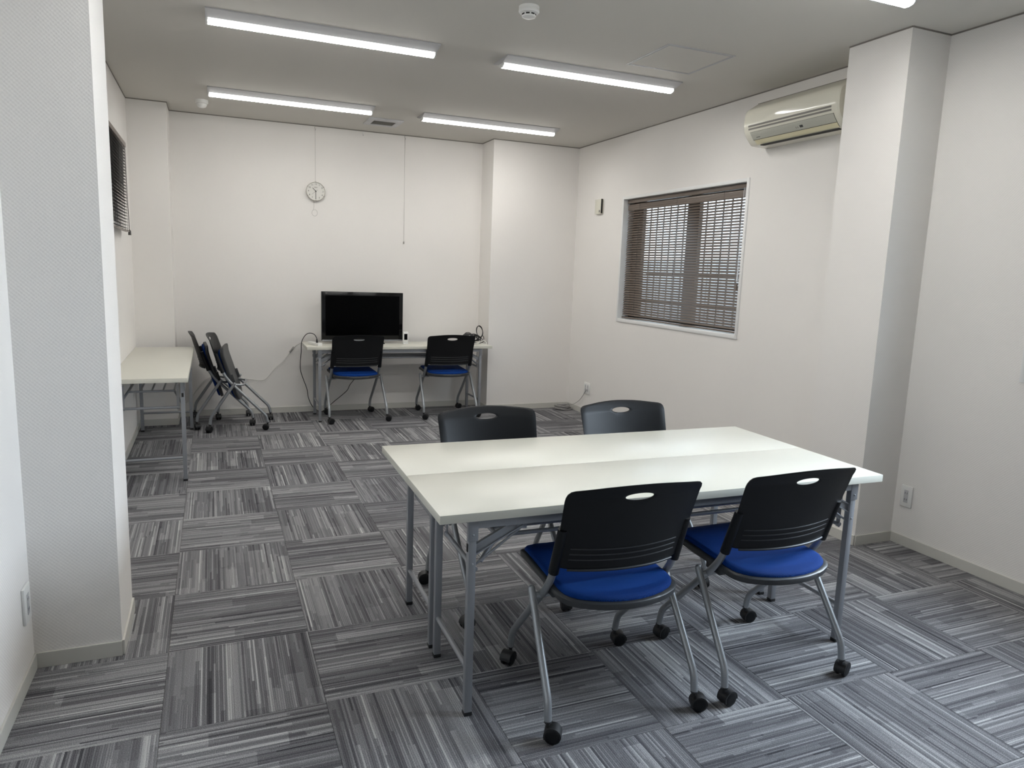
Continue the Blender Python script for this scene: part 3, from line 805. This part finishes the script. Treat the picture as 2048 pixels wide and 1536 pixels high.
rt_ = tag(empty('mobile_router', (1.722, 6.86, TZ)), 'small white device with black window standing right of the television', 'router')
MB().box(-.028, .028, -.03, .03, 0, .006, bev=.002).obj('cradle', 'cap', rt_, 40)
MB().box(-.026, .026, -.012, .012, .010, .118, bev=.005).obj('case', 'cap', rt_, 40)
box('display', 'scr', (-.015, .017, -.0132, -.0118, .040, .098), rt_)
MB().box(-.022, .022, -.006, .006, .004, .012).obj('foot', 'cap', rt_)
ps = tag(empty('power_strip', (.855, 6.80, TZ), .35), 'white power strip on the left end of the back table', 'power strip')
MB().box(-.022, .022, -.10, .10, 0, .026, bev=.003).obj('case', 'cap', ps, 40)
for k in range(3):
    for s_ in (-1, 1): box('slot', 'slot', (s_*.006-.001, s_*.006+.001, -.07+k*.06, -.06+k*.06, .0255, .0265), ps)
# black mains cable: plug on the strip, arch, then over the table's end to the floor
c1 = tag(empty('power_cable', (.80, 6.9, 0)), 'black power cable arching off the table end down to the floor', 'cable')
pl = [(.868, 6.745, .728), (.865, 6.74, .765), (.845, 6.75, .802), (.81, 6.78, .812), (.785, 6.84, .795), (.764, 6.90, .755), (.750, 6.94, .70), (.752, 6.98, .62), (.748, 7.02, .52), (.752, 7.05, .43), (.78, 7.08, .34), (.815, 7.10, .24), (.83, 7.11, .15), (.87, 7.12, .06), (.93, 7.13, .012), (1.02, 7.12, .008)]
MB().tube(spline([(x-.80, y-6.9, z) for x, y, z in pl], 6), .0036, 7).obj('cord', 'rub', c1, 60)
MB().tube([(.068, -.155, .728), (.066, -.158, .76)], [.010, .006], 8).obj('plug', 'rub', c1, 60)
c2 = tag(empty('power_cable', (1.4, 7.14, 0)), 'black cable hanging in a slant under the back table behind the chair', 'cable')
MB().tube(spline([(.02, -.05, .66), (.0, -.02, .55), (-.06, 0, .40), (-.16, 0, .27), (-.20, 0, .20), (-.32, 0, .10), (-.42, -.02, .02), (-.46, -.04, .006)], 6), .0034, 7).obj('cord', 'rub', c2, 60)
c3 = tag(empty('lan_cable', (.5, YB-.012, 0)), 'thin pale cable sagging along the back wall to the table', 'cable')
MB().tube(spline([(x-.5, y, z) for x, y, z in [(.84, -.30, .722), (.80, -.16, .712), (.765, -.08, .69), (.70, -.01, .63), (.60, 0, .50), (.54, 0, .45), (.49, 0, .385), (.42, 0, .325), (.30, 0, .338), (.15, 0, .36), (.0, 0, .375), (-.10, 0, .33), (-.17, 0, .24), (-.22, 0, .16), (-.26, -.01, .12)]], 6), .0030, 6).obj('cord', 'wcable', c3, 60)
MB().tube([(.205, -.005, .643), (.165, 0, .59)], .008, 8).obj('cord_clip', 'gcable', c3, 50)
# bundle of black adapter and cables
bd = tag(empty('cable_bundle', (2.43, 6.90, TZ)), 'heap of black cables looped at the right end of the back table', 'cable')
mb = MB(); rnd = random.Random(3)
for k in range(9):
    c = Vector((rnd.uniform(-.03, .05), rnd.uniform(-.05, .05), .045+rnd.uniform(-.012, .02))); a = rnd.uniform(.045, .075); b_ = rnd.uniform(.02, .036); t = rnd.uniform(-.5, .5)
    pts = [c+Vector((a*math.cos(q)*math.cos(t), a*math.cos(q)*math.sin(t)*.5+.02*math.sin(2*q), b_*math.sin(q))) for q in [2*PI*i/20 for i in range(20)]]
    mb.tube(pts, .0042, 6, closed=True)
for pts in ([(.03+.033*math.cos(q)+.055, .03, .115+.058*math.sin(q)-.01*math.cos(q)) for q in [2*PI*i/20 for i in range(20)]], [(.036+.036*math.cos(q)+.050, .034, .112+.054*math.sin(q)-.018*math.cos(q)) for q in [2*PI*i/20 for i in range(20)]],
            [(-.045+.035*math.cos(q), .02, .085+.020*math.sin(q)) for q in [2*PI*i/20 for i in range(20)]], [(.105+.018*math.cos(q), .0, .040+.034*math.sin(q)) for q in [2*PI*i/20 for i in range(20)]]):
    mb.tube(pts, .0038, 6, closed=True)
mb.obj('cord', 'rub', bd, 60)
ad = tag(empty('black_device', (2.375, 6.885, TZ), .2), 'rounded black device under the cable heap on the back table', 'adapter')
loops = [[(.062*s_*math.cos(q)*(1.0 if abs(math.cos(q)) < .9 else .95), .045*s_*math.sin(q), z) for q in [2*PI*i/24 for i in range(24)]] for s_, z in ((.9, 0), (1, .01), (1, .055), (.93, .082), (.6, .098), (.1, .102))]
MB().ring_loft(loops).obj('case', 'rub', ad, 60)
MB().tube([(-.060, -.01, .074), (0, -.046, .082), (.055, -.02, .074)], .003, 6).obj('seam', 'gcable', ad)
wc = tag(empty('white_cable', (2.47, 6.80, TZ)), 'flat white cable folded beside the black cables on the table end', 'cable')
MB().tube(spline([(-.09, -.02, .006), (-.03, -.01, .008), (.03, .02, .022), (.060, .03, .034), (.075, .01, .012), (.06, -.03, .004), (.0, -.045, .004), (-.02, -.02, .006)], 6), .0045, 8).obj('cord', 'wcable', wc, 60)
# grey cable coil on the floor by the far right corner
cc = tag(empty('cable_coil', (3.415, 6.745, 0)), 'coiled grey cable on the carpet in the far right corner', 'cable')
rnd = random.Random(8); pts = []
for i in range(9*14):
    q = 2*PI*i/14; lo = i//14; R1 = .062+.008*math.sin(lo*2.1); pts.append((R1*1.25*math.cos(q)-.005+.010*math.sin(lo*1.7), R1*math.sin(q)+.010*math.cos(lo*2.9), .008+lo*.0052+.006*math.sin(q*2+lo)))
MB().tube(pts, .0042, 6).obj('coil', 'gcable', cc, 60)
MB().tube(spline([(.055, -.03, .05), (.078, -.10, .075), (.092, -.19, .13), (.099, -.25, .19), (.098, -.30, .245), (.102, -.32, .262)], 6), .0030, 6).obj('lead', 'gcable', cc, 60)
